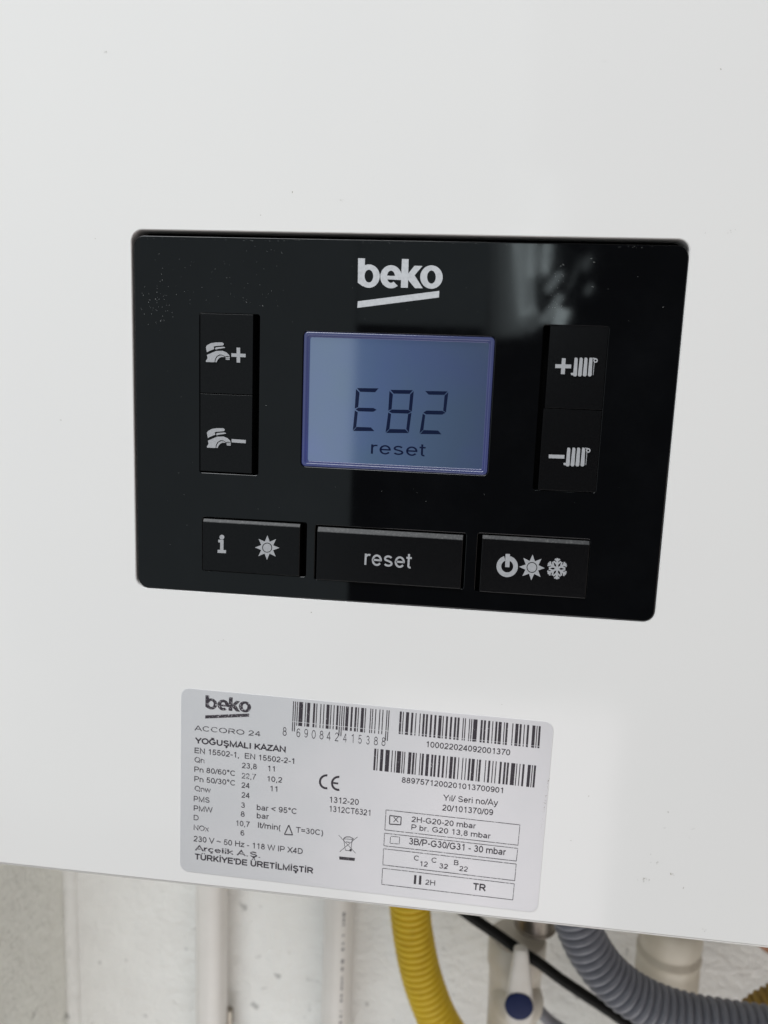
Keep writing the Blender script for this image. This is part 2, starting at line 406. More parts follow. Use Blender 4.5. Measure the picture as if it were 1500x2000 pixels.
def text(body, p0, p1, cap, y, mat, parent, wt=.13, name='printed_text'):
    """body written from photo point p0 to p1 along the baseline, capitals cap px high."""
    S, x = [], 0.0
    for ch in body:
        adv, sts = GL[ch]
        for st in sts: S.append(stroke([(px + x, py) for px, py in st], wt))
        x += adv
    xs = [p[0] for A, B, c in S for p in A + B]; x0, x1 = min(xs), max(xs)
    a, b = at(p0, y), at(p1, y)
    ex = (b - a) / (x1 - x0); d = (b - a).normalized(); up = Vector((-d.z, 0, d.x))
    ey = up * (at((p0[0], p0[1] - cap), y) - a).length
    bm = bmesh.new()
    for k, (A, B, c) in enumerate(S):
        yy = y - 2e-6 * (k % 3)
        def V(p):
            q = a + ex * (p[0] - x0) + ey * p[1]; return bm.verts.new((q.x, yy, q.z))
        VA, VB = [V(p) for p in A], [V(p) for p in B]; n = len(A)
        for i in range(n if c else n - 1):
            j = (i + 1) % n; f = bm.faces.new((VA[i], VA[j], VB[j], VB[i])); f.normal_update()
            if f.normal.y > 0: f.normal_flip()
    return bm_obj(name, bm, mat, parent)

# ------------------------------------------------------------------ walls
WY = 0.39
def slab(name, p, q, mat, nx=1, nz=1, jit=0):
    bm = bmesh.new()
    P, Q = Vector(p), Vector(q)
    bmesh.ops.create_cube(bm, size=1)
    for v in bm.verts: v.co = Vector([(P[i] + Q[i]) / 2 + v.co[i] * abs(Q[i] - P[i]) for i in range(3)])
    o = bm_obj(name, bm, mat); o['kind'] = 'structure'; return o
corner = at((133, 1850), WY).x
slab('rear_wall', (corner - .02, WY, -1.3), (1.2, WY + .1, 1.2), WALL)
slab('side_wall', (corner - .30, .20, -1.3), (corner, WY - .0005, 1.2), WALL2)
# rounded plaster bead in the corner
def tube(name, pts, rad, mat, parent=None, n=20, rib=None, step=None, cap=True, ribexp=1.0):
    """Sweep along a smooth curve through pts; rib = (pitch, depth) makes real corrugations."""
    P = [Vector(p) for p in pts]
    if len(P) == 2: dense = [P[0].lerp(P[1], i / 40) for i in range(41)]
    else:
        dense = []
        E = [P[0] * 2 - P[1]] + P + [P[-1] * 2 - P[-2]]
        for i in range(1, len(E) - 2):
            a, b, c, d = E[i - 1:i + 3]
            for k in range(24):
                t = k / 24
                dense.append(.5 * ((2 * b) + (c - a) * t + (2 * a - 5 * b + 4 * c - d) * t * t + (3 * b - a - 3 * c + d) * t ** 3))
        dense.append(P[-1])
    L = [0]
    for i in range(1, len(dense)): L.append(L[-1] + (dense[i] - dense[i - 1]).length)
    st = step or (rib[0] / 12 if rib else L[-1] / 40)
    m = max(2, int(L[-1] / st)); bm = bmesh.new(); rings = []
    j = 0; prev = None
    for i in range(m + 1):
        s = L[-1] * i / m
        while j < len(L) - 2 and L[j + 1] < s: j += 1
        t = (s - L[j]) / max(L[j + 1] - L[j], 1e-9); c = dense[j].lerp(dense[j + 1], t)
        tan = (dense[min(j + 2, len(dense) - 1)] - dense[max(j - 1, 0)]).normalized()
        if prev is None: side = tan.orthogonal().normalized()
        else: side = (prev - tan * prev.dot(tan)).normalized()
        prev = side; up = tan.cross(side)
        r = rad(s / L[-1]) if callable(rad) else rad
        if rib: r += rib[1] * (abs(math.cos(math.pi * s / rib[0])) ** ribexp - .5)
        rings.append([bm.verts.new(c + (side * math.cos(a) + up * math.sin(a)) * r) for a in [2 * math.pi * k / n for k in range(n)]])
    for a, b in zip(rings, rings[1:]):
        for k in range(n): bm.faces.new((a[k], a[(k + 1) % n], b[(k + 1) % n], b[k]))
    if cap: bm.faces.new(rings[0][::-1]); bm.faces.new(rings[-1])
    bmesh.ops.recalc_face_normals(bm, faces=bm.faces)
    return bm_obj(name, bm, mat, parent, smooth=50)
def revolve(name, c, axis, prof, mat, parent=None, n=40):
    """prof: (distance along axis, radius) pairs from c."""
    ax = Vector(axis).normalized(); u = ax.orthogonal().normalized(); v = ax.cross(u); bm = bmesh.new(); rings = []
    for h, r in prof:
        rings.append([bm.verts.new(Vector(c) + ax * h + (u * math.cos(a) + v * math.sin(a)) * max(r, 1e-5)) for a in [2 * math.pi * k / n for k in range(n)]])
    for a, b in zip(rings, rings[1:]):
        for k in range(n): bm.faces.new((a[k], a[(k + 1) % n], b[(k + 1) % n], b[k]))
    bm.faces.new(rings[0][::-1]); bm.faces.new(rings[-1])
    bmesh.ops.recalc_face_normals(bm, faces=bm.faces)
    return bm_obj(name, bm, mat, parent, smooth=35)
b = tube('plaster_corner_bead', [(corner + .004, WY - .001, -1.2), (corner + .004, WY - .001, 1.0)], .0065, WALL, n=16)
b['kind'] = 'structure'

# ------------------------------------------------------------------ boiler
def rect(*q):
    P = [at(p) for p in q]       # TL TR BR BL
    return ((P[0].x + P[3].x) / 2, (P[1].x + P[2].x) / 2, (P[2].z + P[3].z) / 2, (P[0].z + P[1].z) / 2)

bottom = sum(at(p).z for p in ((0, 1689), (500, 1747), (1000, 1802), (1500, 1853))) / 4
OX0 = (at((257, 471)).x + at((266, 1119)).x) / 2; OX1 = (at((1346, 493)).x + at((1281, 1191)).x) / 2
OZ1 = (at((277, 448)).z + at((1324, 468)).z) / 2; OZ0 = (at((315, 1150)).z + at((1263, 1215)).z) / 2
boiler = thing('wall_boiler', (0, 0.15, bottom),
               'white enamelled wall boiler with black control panel and silver rating label', 'boiler')

def casing():
    x0, x1, z0, z1 = -.235, .205, bottom, .46
    R = .0013; F = .00025
    bm = bmesh.new()
    # opening rings: fillet, then the return into the casing
    rings = []
    prof = [(F * (1 - math.sin(a)), F * (1 - math.cos(a))) for a in [math.radians(x) for x in (0, 22.5, 45, 67.5, 90)]] + [(0, .006)]
    for off, yy in prof:
        rings.append([bm.verts.new((x, yy, z)) for x, z in rrect(OX0 - off, OX1 + off, OZ0 - off, OZ1 + off, .0032 + off, 8)])
    sm = []
    for a, b in zip(rings, rings[1:]):
        for i in range(len(a)):
            j = (i + 1) % len(a); sm.append(bm.faces.new((a[i], b[i], b[j], a[j])))
    # outer body: rounded front edges, sides, back
    outs = []
    for off, yy in [(R * (1 - math.sin(a)), R * (1 - math.cos(a))) for a in [math.radians(x) for x in (0, 18, 36, 54, 72, 90)]] + [(0, .30)]:
        outs.append([bm.verts.new((x, yy, z)) for x, z in rrect(x0 + off, x1 - off, z0 + off, z1 - off, .006 - off, 6)])
    for a, b in zip(outs, outs[1:]):
        for i in range(len(a)):
            j = (i + 1) % len(a); sm.append(bm.faces.new((a[i], a[j], b[j], b[i])))
    bm.faces.new(outs[-1])
    e = [bm.edges.get((r[i], r[(i + 1) % len(r)])) for r in (rings[0], outs[0]) for i in range(len(r))]
    res = bmesh.ops.triangle_fill(bm, use_beauty=True, use_dissolve=False, edges=e, normal=(0, -1, 0))
    for f in bm.faces: f.smooth = False
    for f in sm: f.smooth = True
    for f in bm.faces:
        f.normal_update()
    for f in [g for g in res['geom'] if isinstance(g, bmesh.types.BMFace)]:
        if f.normal.y > 0: f.normal_flip()
    return bm_obj('casing', bm, ENAMEL, boiler)
casing()

# dark tray behind the fascia
bm = bmesh.new(); bmesh.ops.create_cube(bm, size=1)
for v in bm.verts:
    v.co = Vector((((OX0 + OX1) / 2) + v.co.x * (OX1 - OX0 + .004), .0075 + v.co.y * .003, ((OZ0 + OZ1) / 2) + v.co.z * (OZ1 - OZ0 + .004)))
bm_obj('recess_tray', bm, VOID, boiler)

# --- fascia with its openings
FX0 = OX0 + .0007; FX1 = OX1 - .0002; FZ1 = OZ1 - .00155; FZ0 = OZ0 + .0002
k3 = Z(920, 440, 3.191); k4 = Z(240, 880, 2.679); k5 = Z(800, 900, 2.679); k1 = Z(230, 430, 3.191)
TAP = rect((388, 610), (506, 616), (506, 928), (394, 923))
RAD = rect((1060, 634), (1189, 640), (1163, 962), (1043, 956))
INF = rect((393, 1009), (600, 1021), (597, 1126), (400, 1114))
RES = rect((615, 1023), (911, 1044), (904, 1151), (616, 1130))
POW = rect((930, 1042), (1151, 1053), (1146, 1168), (931, 1156))
DSP = rect((592, 647), (967, 657.5), (952.5, 929.5), (590, 910))
GAP = .00008
def shrink(r, g): return (r[0] + g, r[1] - g, r[2] + g, r[3] - g)
loops = [rrect(FX0, FX1, FZ0, FZ1, .0030, 8)]
for r in (TAP, RAD, INF, RES, POW): loops.append(rrect(*r, .0006, 3))
loops.append(rrect(*DSP, .0012, 4))
plate('fascia', loops, -.0002, .0035, .00025, GLOSS, boiler)

# --- buttons
def button(x0, x1, z0, z1, front, chamfer=0.0, name='button', tilt=0.0, label=None):
    """A key: front face a little proud, worn sloping upper edge of height chamfer; tilt lifts the
    left (+) or right (-) side."""
    zt = z1 - chamfer
    xm = (x0 + x1) / 2
    yf = lambda x: front - tilt * (xm - x)
    bm = bmesh.new(); r = .00025
    def V(x, y, z): return bm.verts.new((x, y, z))
    bk = .0045
    a = [V(x0, yf(x0), z0), V(x1, yf(x1), z0), V(x1, yf(x1), zt), V(x0, yf(x0), zt)]
    c = [V(x0, yf(x0) + max(chamfer, 1e-4) * .75, z1), V(x1, yf(x1) + max(chamfer, 1e-4) * .75, z1)]
    d = [V(x0, bk, z0), V(x1, bk, z0), V(x1, bk, z1), V(x0, bk, z1)]
    bm.faces.new((a[0], a[1], a[2], a[3]))
    top = bm.faces.new((a[3], a[2], c[1], c[0]))
    bm.faces.new((c[0], c[1], d[2], d[3])); bm.faces.new((a[1], a[0], d[0], d[1]))
    bm.faces.new((a[0], a[3], c[0], d[3], d[0])); bm.faces.new((a[2], a[1], d[1], d[2], c[1]))
    bmesh.ops.recalc_face_normals(bm, faces=bm.faces)
    if chamfer: top.material_index = 1
    o = bm_obj(name, bm, None, boiler)
    o.data.materials.append(SATIN); o.data.materials.append(EDGE)
    m = o.modifiers.new('soft_edges', 'BEVEL'); m.width = r; m.segments = 3; m.limit_method = 'ANGLE'; m.harden_normals = True
    for p in o.data.polygons: p.use_smooth = True
    if label: o['label'] = label
    return o
def seam(r, p):   # height of the seam between two keys
    return at(p).z
FR = -.0006
zs = seam(TAP, (447, 770)); g = .00012
WG = .0018
tap_plus = button(TAP[0] + GAP, TAP[1] - WG, zs + g, TAP[3] - GAP, FR + .0003, tilt=-.02, label='upper black key with tap and plus sign')
tap_minus = button(TAP[0] + GAP, TAP[1] - WG, TAP[2] + GAP + .0004, zs - g, FR + .0003, tilt=-.02, label='lower black key with tap and minus sign')
zs2 = seam(RAD, (1115, 799))
rad_plus = button(RAD[0] + .0017, RAD[1] - GAP, zs2 + g, RAD[3] - GAP, FR + .0002, tilt=.015, label='upper black key with plus sign and radiator')
rad_minus = button(RAD[0] + .0014, RAD[1] - GAP, RAD[2] + GAP, zs2 - g, FR + .0002, tilt=.015, label='lower black key with minus sign and radiator')
info = button(INF[0] + GAP, INF[1] - WG, INF[2] + GAP, INF[3] - .0004, FR, chamfer=.0009, label='wide black key with letter i and sun sign')
reset = button(RES[0] + .0006, RES[1] - .0007, RES[2] + GAP, RES[3] - .0004, FR - .0003, chamfer=.0013, label='wide black key marked reset')
power = button(POW[0] + .0012, POW[1] - GAP, POW[2] + GAP, POW[3] - .0003, FR, chamfer=.0010, label='wide black key with power, sun and snowflake signs')
PY = FR - .00006     # print just proud of the keys

# --- display
frame_in = shrink(DSP, .0011)
plate('display_bezel', [rrect(*shrink(DSP, .00015), .0011, 4), rrect(*frame_in, .0005, 3)], -.0003, .002, .0003, RIM, boiler)
frame2 = shrink(DSP, .0016)
bz = bpy.data.objects['display_bezel']
plate('inner_bezel', [rrect(*frame_in, .0005, 3), rrect(*frame2, .0005, 3)], .0003, .002, .0002, RIM, bz)
bm = bmesh.new(); bmesh.ops.create_cube(bm, size=1)
SY = .0009
for v in bm.verts:
    v.co = Vector(((frame2[0] + frame2[1]) / 2 + v.co.x * (frame2[1] - frame2[0]), SY + .0005 + v.co.y * .001, (frame2[2] + frame2[3]) / 2 + v.co.z * (frame2[3] - frame2[2])))
screen = bm_obj('display_screen', bm, SCREEN, boiler)

kd = Z(560, 620, 3.409)
E_ = [[(467, 470), (612, 472), (588, 498), (489, 495)], [(461, 477), (485, 500), (476, 597), (453, 607)],
      [(458, 612), (478, 601), (578, 603), (599, 615), (576, 628), (478, 625)], [(453, 619), (473, 631), (463, 729), (440, 752)],
      [(442, 756), (466, 729), (560, 732), (584, 757)]]
B8 = [[(690, 482), (840, 484), (818, 509), (712, 507)], [(684, 489), (707, 512), (698, 611), (676, 620)],
      [(846, 490), (833, 627), (813, 614), (822, 512)], [(680, 626), (700, 613), (808, 615), (830, 628), (806, 640), (700, 637)],
      [(676, 632), (695, 643), (684, 742), (658, 766)], [(831, 634), (813, 768), (796, 743), (808, 643)],
      [(662, 769), (686, 743), (790, 745), (811, 770)]]
B2 = [[(922, 490), (1071, 492), (1049, 516), (945, 514)], [(1076, 498), (1060, 632), (1042, 621), (1051, 520)],
      [(910, 633), (930, 620), (1036, 622), (1057, 635), (1034, 647), (928, 645)], [(906, 640), (922, 651), (910, 748), (884, 772)],
      [(888, 776), (912, 750), (1008, 753), (1030, 778)]]
for D_ in (E_, B8, B2):
    pr = Print(SY - .00006)
    for s_ in D_: pr.poly([kd(*q) for q in s_])
    pr.make('lcd_digit', SEG, screen)
text('reset', kd(560, 907), kd(922, 926), 25, SY - .00006, SEG, screen, name='lcd_word', wt=.115)

# --- brand mark on the fascia
kl = Z(560, 470, 3.191)
def logo(k, y, mat, parent, f=lambda x, y: (x, y)):
    pr = Print(y); q = lambda x, y_: k(*f(x, y_))
    def ring(c, R, r, a0=0, a1=360):
        n = 40
        g_ = lambda rr, i: q(c[0] + rr[0] * math.cos(math.radians(a0 + (a1 - a0) * i / n)), c[1] - rr[1] * math.sin(math.radians(a0 + (a1 - a0) * i / n)))
        pr.strip([g_(R, i) for i in range(n + 1)], [g_(r, i) for i in range(n + 1)])
    pr.poly([q(*p) for p in ((445, 109), (488, 111), (484, 250), (476, 286), (443, 262))])
    ring((512, 221), (68, 73), (27, 40))
    ring((650, 225), (67, 72), (25, 38), 0, 308)
    pr.poly([q(*p) for p in ((625, 218), (718, 222), (716, 246), (624, 241))])
    pr.poly([q(*p) for p in ((718, 114), (760, 115), (755, 294), (711, 293))])
    pr.poly([q(*p) for p in ((752, 212), (797, 156), (846, 158), (795, 218), (754, 240))])
    pr.poly([q(*p) for p in ((754, 214), (792, 208), (848, 297), (799, 296), (753, 240))])
    ring((902, 227), (70, 73), (27, 41))
    pr.poly([q(*p) for p in ((443, 378), (951, 313), (949, 354), (440, 419))])
    return pr.make('brand_mark', mat, parent)
fascia = bpy.data.objects['fascia']
logo(kl, -.00026, PRINT, fascia)

# --- key signs
kt = Z(380, 640, 7.143)
def tap_icon(dx, dy, parent, minus):
    pr = Print(PY); q = lambda L: [kt(x + dx, y + dy) for x, y in L]
    pr.poly(q([(172, 343), (158, 275), (172, 246), (228, 216), (300, 206), (385, 206), (405, 218), (407, 236), (395, 248), (288, 257), (266, 264), (276, 297), (212, 322)]))
    pr.poly(q([(286, 288), (300, 274), (395, 266), (425, 271), (421, 283), (322, 297), (294, 306)]))
    pr.poly(q([(172, 380), (300, 325), (390, 322), (447, 346), (482, 380), (490, 402), (455, 394), (428, 402), (388, 378), (348, 374), (308, 398), (285, 438), (279, 482), (162, 478), (157, 463), (182, 425)]))
    pr.poly(q([(288, 481), (297, 440), (320, 404), (355, 387), (390, 389), (424, 409), (372, 409), (342, 425), (320, 452), (308, 481)]))
    pr.poly(q([(432, 410), (491, 407), (492, 424), (433, 424)])); pr.poly(q([(434, 430), (492, 430), (488, 450), (436, 446)]))
    if minus: pr.poly([kt(*p) for p in ((516, 1553), (716, 1567), (714, 1613), (518, 1600))])
    else:
        pr.poly([kt(*p) for p in ((586, 277), (636, 279), (636, 488), (587, 486))])
        pr.poly([kt(*p) for p in ((513, 357), (713, 365), (712, 413), (514, 406))])
    pr.make('key_sign', KEYPRINT, parent)
tap_icon(0, 0, tap_plus, False); tap_icon(14, 1196, tap_minus, True)
kr = Z(1060, 670, 7.693)
def rad_icon(dx, dy, parent, minus):
    pr = Print(PY); q = lambda x, y: kr(x + dx, y + dy)
    for xt, xb in ((500, 484), (577, 556), (648, 630), (722, 706)):
        w_ = 29; tt = 225; bb = 498
        pr.poly([q(xt - w_ + 8, tt + 6), q(xt - w_ / 2, tt - 6), q(xt + w_ / 2, tt - 4), q(xt + w_ - 3, tt + 14), q(xb + w_ + 1, bb - 16), q(xb + w_ / 2, bb + 4), q(xb - w_ / 2, bb + 2), q(xb - w_, bb - 14)])
    pr.poly([q(418, 452), q(440, 446), q(470, 452), q(466, 486), q(428, 482)])
    c = q(794, 262); pr.arc(c, 2.0, 4.4, 0, 360)
    pr.line(q(775, 288), q(757, 480), 1.1); pr.line(q(748, 226), q(790, 232), 1.6)
    if minus: pr.poly([kr(*p) for p in ((92, 1674), (327, 1682), (324, 1738), (90, 1730))])
    else:
        pr.poly([kr(*p) for p in ((289, 228), (346, 230), (331, 468), (271, 466))])
        pr.poly([kr(*p) for p in ((190, 318), (428, 323), (426, 381), (187, 375))])
    pr.make('key_sign', KEYPRINT, parent)
rad_icon(0, 0, rad_plus, False); rad_icon(-110, 1352, rad_minus, True)
def star(pr, c, R, r, ri, n=8, rot=0):
    """sun: spiked ring around a disc"""
    out, inn = [], []
    for i in range(2 * n + 1):
        a = math.pi * i / n + math.radians(rot); rr = R if i % 2 == 0 else r
        out.append((c[0] + rr * math.cos(a), c[1] + rr * math.sin(a))); inn.append((c[0] + ri * math.cos(a), c[1] + ri * math.sin(a)))
    pr.strip(out, inn); pr.disc(c, ri * .84)
pr = Print(PY); star(pr, k4(755, 508), 24, 12.6, 9.8, rot=90 + 1)
pr.disc(k4(518, 453), 4.7); pr.poly([k4(*p) for p in ((499, 466), (527, 467), (526, 520), (540, 521), (539, 537), (495, 535), (496, 519), (509, 519), (509, 481), (499, 480))])
pr.make('key_sign', KEYPRINT, info)
kp = Z(940, 1050, 7.5)
pr = Print(PY); pr.arc(kp(380, 422), 11.7, 20.9, 107, 433, n=40)
pr.poly([kp(*p) for p in ((356, 238), (421, 241), (412, 434), (349, 431))])
star(pr, kp(742, 437), 25.2, 13.4, 10.6, rot=90 + 3)
cc = kp(1110, 455)
for i in range(6):
    a = math.radians(90 + 60 * i + 2)
    P_ = lambda r, s: (cc[0] + r * math.cos(a) - s * math.sin(a), cc[1] + r * math.sin(a) + s * math.cos(a))
    pr.line(P_(0, 0), P_(20.5, 0), 4.0)
    for s in (-1, 1):
        pr.line(P_(8.0, 0), P_(14.5, 7 * s), 3.2); pr.line(P_(14.5, 0), P_(19, 4.8 * s), 3.0)
pr.make('key_sign', KEYPRINT, power)
text('reset', (711.5, 1103), (803, 1110.5), 30, PY - .0003, KEYPRINT, reset, wt=.125, name='key_word')

# --- dust and scuffs on the fascia
pr = Print(-.00026)
def fleck(x, y, s, el=1.0):
    n = 5; a0 = random.random() * 6.28
    ca, sa = math.cos(a0), math.sin(a0); L = []
    for i in range(n):
        t = 2 * math.pi * i / n; r = s * random.uniform(.5, 1)
        u, v = r * el * math.cos(t), r * math.sin(t) / el
        L.append((x + u * ca - v * sa, y + u * sa + v * ca))
    pr.poly(L)
for _ in range(46): fleck(random.gauss(308, 14), random.gauss(592, 26), random.uniform(.4, 1.0), random.choice((1, 1, 1.8)))
for _ in range(55):
    x = random.uniform(285, 1330); fleck(x, 464.5 + .0175 * (x - 285) + random.uniform(-1, 2.5), random.uniform(.3, .8), random.choice((1, 2.2)))
for _ in range(70): fleck(random.uniform(280, 560), random.uniform(480, 600), random.uniform(.25, .7), random.choice((1, 1, 2)))
for _ in range(35):
    x = random.uniform(500, 1290); fleck(x, random.choice((random.uniform(500, 640), random.uniform(945, 1010))), random.uniform(.25, .6))
for _ in range(8): fleck(random.uniform(285, 380), random.uniform(640, 1100), random.uniform(.3, .6))
for x, y in ((1095, 520), (1100, 517), (1155, 505), (1160, 512), (1157, 560), (1295, 600), (481, 590), (513, 597), (520, 792)):
    fleck(x, y, 1.1, 2.6)
for _ in range(26): fleck(random.gauss(1088, 9), random.gauss(560, 32), random.uniform(.3, .9), 2)
o = pr.make('dust', DUST, fascia); o['kind'] = 'stuff'

# --- dirt spots on the enamel
pr = Print(-.00005)
for x, y, s, e in ((571, 375, 2.0, 1.7), (509, 420, 1.4, 1), (186, 466, 1.5, 1), (1408, 135, 2.2, 1), (1378, 455, 1.3, 2), (608, 1196, 1.5, 1), (737, 238, .9, 1),
                   (1258, 1716, 2.0, 3), (1268, 1719, 1.4, 2), (1310, 1707, 2.2, 1.6), (1335, 1734, 1.8, 1.5), (1150, 1555, 1.6, 1), (1305, 1586, 1.5, 1.5),
                   (980, 1376, 1.2, 2.4), (730, 348, .7, 1), (670, 390, .8, 1), (938, 248, .8, 1)):
    fleck(x, y, s * .8, e)
o = pr.make('dirt_spots', DIRT, boiler); o['kind'] = 'stuff'
pr = Print(-.00006)
for x, y, n_, sp in ((1272, 1668, 2, 2), (1278, 1684, 6, 5), (1310, 1708, 4, 4), (1260, 1717, 10, 8), (1336, 1735, 3, 3), (1300, 1616, 3, 2), (1356, 1620, 2, 2), (1347, 1636, 2, 2),
                     (1117, 1642, 2, 2), (1372, 1816, 4, 6), (668, 392, 3, 4), (205, 101, 5, 4), (1420, 450, 4, 8), (430, 1250, 2, 3), (120, 820, 2, 3), (1180, 120, 2, 3)):
    for _ in range(n_): fleck(x + random.gauss(0, sp), y + random.gauss(0, sp * .35), random.uniform(.6, 1.5), 1.6)
o = pr.make('faint_marks', simple('faint_grey_mark', (0.52, 0.50, 0.47), .5), boiler); o['kind'] = 'stuff'

# ------------------------------------------------------------------ rating label
LQ = [at(p) for p in ((352, 1343), (1084, 1411), (1047, 1782), (354, 1700))]
ax = ((LQ[1] - LQ[0]).normalized() + (LQ[2] - LQ[3]).normalized()).normalized(); az = Vector((-ax.z, 0, ax.x))
cL = sum(LQ, Vector()) / 4
hw = ((LQ[1] - LQ[0]).length + (LQ[2] - LQ[3]).length) / 4; hh = ((LQ[0] - LQ[3]).length + (LQ[1] - LQ[2]).length) / 4
bm = bmesh.new(); fr, bk = [], []
for u, v in rrect(-hw, hw, -hh, hh, .0026, 6):
    p = cL + ax * u + az * v
    fr.append(bm.verts.new((p.x, -.00012, p.z))); bk.append(bm.verts.new((p.x, -.00001, p.z)))
bm.faces.new(fr); n = len(fr)
for i in range(n): bm.faces.new((fr[i], bk[i], bk[(i + 1) % n], fr[(i + 1) % n]))
bmesh.ops.recalc_face_normals(bm, faces=bm.faces)
for f in bm.faces:
    if abs(f.normal.y) > .9 and f.normal.y > 0: bmesh.ops.reverse_faces(bm, faces=bm.faces); break
sticker = bm_obj('rating_label', bm, STICKER, boiler)
TY = -.00016
def T(s, z, a, b, cap, off=.7, mat=INK):
    text(s, z(*a), z(*b), cap, TY, mat, sticker, wt=.105 + .033 * off)
z6 = Z(370, 1400, 6.522); z7 = Z(370, 1540, 4.545); z8 = Z(740, 1560, 5.172); zB = Z(700, 1370, 3.75); zC = Z(540, 1340, 5.0)
T('ACCORO 24', z6, (62, 173), (902, 250), 10, .5, INKW)
T('YOĞUŞMALI KAZAN', z6, (70, 335), (1226, 452), 11, 3.2, INKS)
T('EN 15502-1,  EN 15502-2-1', z6, (65, 460), (1332, 600), 10.6, 1.2)
T('Qn', z6, (65, 578), (190, 590), 10.4, 1, INKW)
T('23,8', z6, (665, 652), (857, 670), 10.6, 1); T('11', z6, (1000, 690), (1085, 698), 10.6, 1)
T('Pn 80/60°C', z6, (62, 700), (580, 755), 10.4, 1); T('22,7', z6, (662, 783), (850, 801), 10.6, 1, INKW); T('10,2', z6, (992, 823), (1180, 840), 10.6, 1)
T('Pn 50/30°C', z6, (62, 822), (580, 878), 10.4, 1); T('24', z6, (660, 903), (765, 912), 10.6, 1); T('11', z6, (1030, 947), (1118, 955), 10.6, 1)
T('Qnw', z6, (65, 943), (270, 968), 10.4, 1, INKW); T('24', z6, (660, 1028), (765, 1038), 10.6, 1)
T('PMS', z7, (38, 113), (178, 128), 10.4, 1); T('3', z7, (458, 170), (492, 173), 10.4, 1); T('bar < 95°C', z7, (597, 190), (950, 228), 10.8, 1)
T('PMW', z7, (38, 197), (205, 215), 10.4, 1); T('8', z7, (455, 249), (490, 252), 10.4, 1); T('bar', z7, (597, 263), (705, 274), 10.8, 1)
T('D', z7, (38, 280), (82, 284), 10.2, 1, INKW); T('10,7', z7, (415, 330), (537, 343), 10.4, 1); T('lt/min(', z7, (608, 348), (808, 372), 11, 1)
T('T=30C)', z7, (945, 390), (1185, 418), 10.8, 1)
T('NOx', z7, (38, 368), (172, 383), 10.2, 1, INKW); T('6', z7, (453, 417), (487, 420), 10.4, 1)
T('230 V ~ 50 Hz - 118 W IP X4D', z7, (35, 468), (1005, 583), 10.8, 1.1)
T('Arçelik A.Ş.', z7, (48, 548), (628, 615), 10.0, 2.2, INKW)
T("TÜRKİYE'DE ÜRETİLMİŞTİR", z7, (48, 628), (1098, 755), 11, 3.2, INKS)
T('1312-20', zC, (520, 1136), (803, 1162), 11.4, 1); T('1312CT6321', zC, (517, 1225), (915, 1266), 11.4, 1)
T('100022024092001370', zB, (497, 334), (1110, 396), 11.4, 1.2)
T('8897571200201013700901', zB, (317, 594), (1057, 672), 10.8, 1.2)
T('Yıl/ Seri no/Ay', zB, (620, 725), (1022, 764), 11.6, 1); T('20/101370/09', zB, (612, 798), (985, 834), 11.4, 1.2)
T('2H-G20-20 mbar', z8, (327, 233), (978, 302), 10.6, 1.2); T('P br. G20 13,8 mbar', z8, (327, 312), (1127, 404), 10.4, 1.1)
T('3B/P-G30/G31 - 30 mbar', z8, (303, 460), (1280, 571), 12.6, 1.6)
for s, a, b_ in (('C', (352, 622), (402, 628)), ('12', (415, 680), (492, 689)), ('C', (530, 643), (580, 649)), ('32', (608, 702), (695, 712)), ('B', (757, 668), (803, 674)), ('22', (808, 728), (895, 738))):
    T(s, z8, a, b_, 9.8, 1)
T('2H', z8, (465, 867), (567, 878), 10, 1); T('TR', z8, (950, 919), (1078, 934), 13, 2.8)
for s, x, y, w_ in (('8', 60, 486, 38), ('6', 195, 499, 36), ('9', 271, 503, 34), ('0', 343, 514, 38), ('8', 420, 520, 37), ('4', 488, 528, 38), ('2', 568, 538, 36),
                    ('4', 648, 546, 36), ('1', 732, 554, 18), ('5', 798, 562, 32), ('3', 875, 570, 32), ('8', 950, 578, 38), ('8', 1025, 585, 37)):
    T(s, zC, (x, y), (x + w_, y + w_ * .09), 17.6, -.6, INKW if x == 648 else INK)
# frames, bars, signs
zl = Z(340, 1330, 3.75)
def lmap(x, y): return (229 + (x - 443) * .632 , 104 + (y - 110) * .552 + (x - 443) * .045)
logo(zl, TY, mat_ink('worn_brand_print', .56), sticker, lmap)
pr = Print(TY)
for q in (((72, 113), (1425, 265), (1405, 470), (60, 315)), ((57, 348), (1403, 502), (1388, 630), (50, 475)), ((47, 505), (1387, 660), (1372, 828), (40, 668)), ((37, 702), (1368, 860), (1352, 1022), (28, 865))):
    pr.outline([z8(*p) for p in q], 1.1)
pr.make('table_frame', INKW, sticker)
pr = Print(TY); pr.outline([z8(*p) for p in ((110, 170), (226, 185), (220, 264), (107, 256))], 1.9)
pr.line(z8(150, 186), z8(196, 238), 1.3); pr.line(z8(194, 186), z8(148, 236), 1.3); pr.make('ticked_box', INK, sticker)
pr = Print(TY); pr.outline([z8(*p) for p in ((118, 378), (210, 388), (205, 458), (112, 450))], 1.0); pr.make('empty_box', INKW, sticker)
pr = Print(TY)
pr.poly([z8(*p) for p in ((358, 771), (380, 773), (374, 863), (351, 861))]); pr.poly([z8(*p) for p in ((408, 776), (431, 778), (426, 869), (402, 866))])
pr.make('roman_numeral', INKS, sticker)
pr = Print(TY); pr.outline([z7(*p) for p in ((843, 408), (882, 325), (915, 412))], 1.9); pr.make('triangle_sign', INKS, sticker)
pr = Print(TY)
pr.arc((637.5, 1527), 10.6, 14.6, 82, 278); pr.arc((661, 1530), 10.6, 14.6, 82, 278); pr.line((649, 1529), (660.5, 1530.3), 3.4)
pr.make('conformity_mark', INKS, sticker)
pr = Print(TY)
pr.line(z7(1325, 415), z7(1475, 575), .8); pr.line(z7(1492, 430), z7(1333, 562), .8)
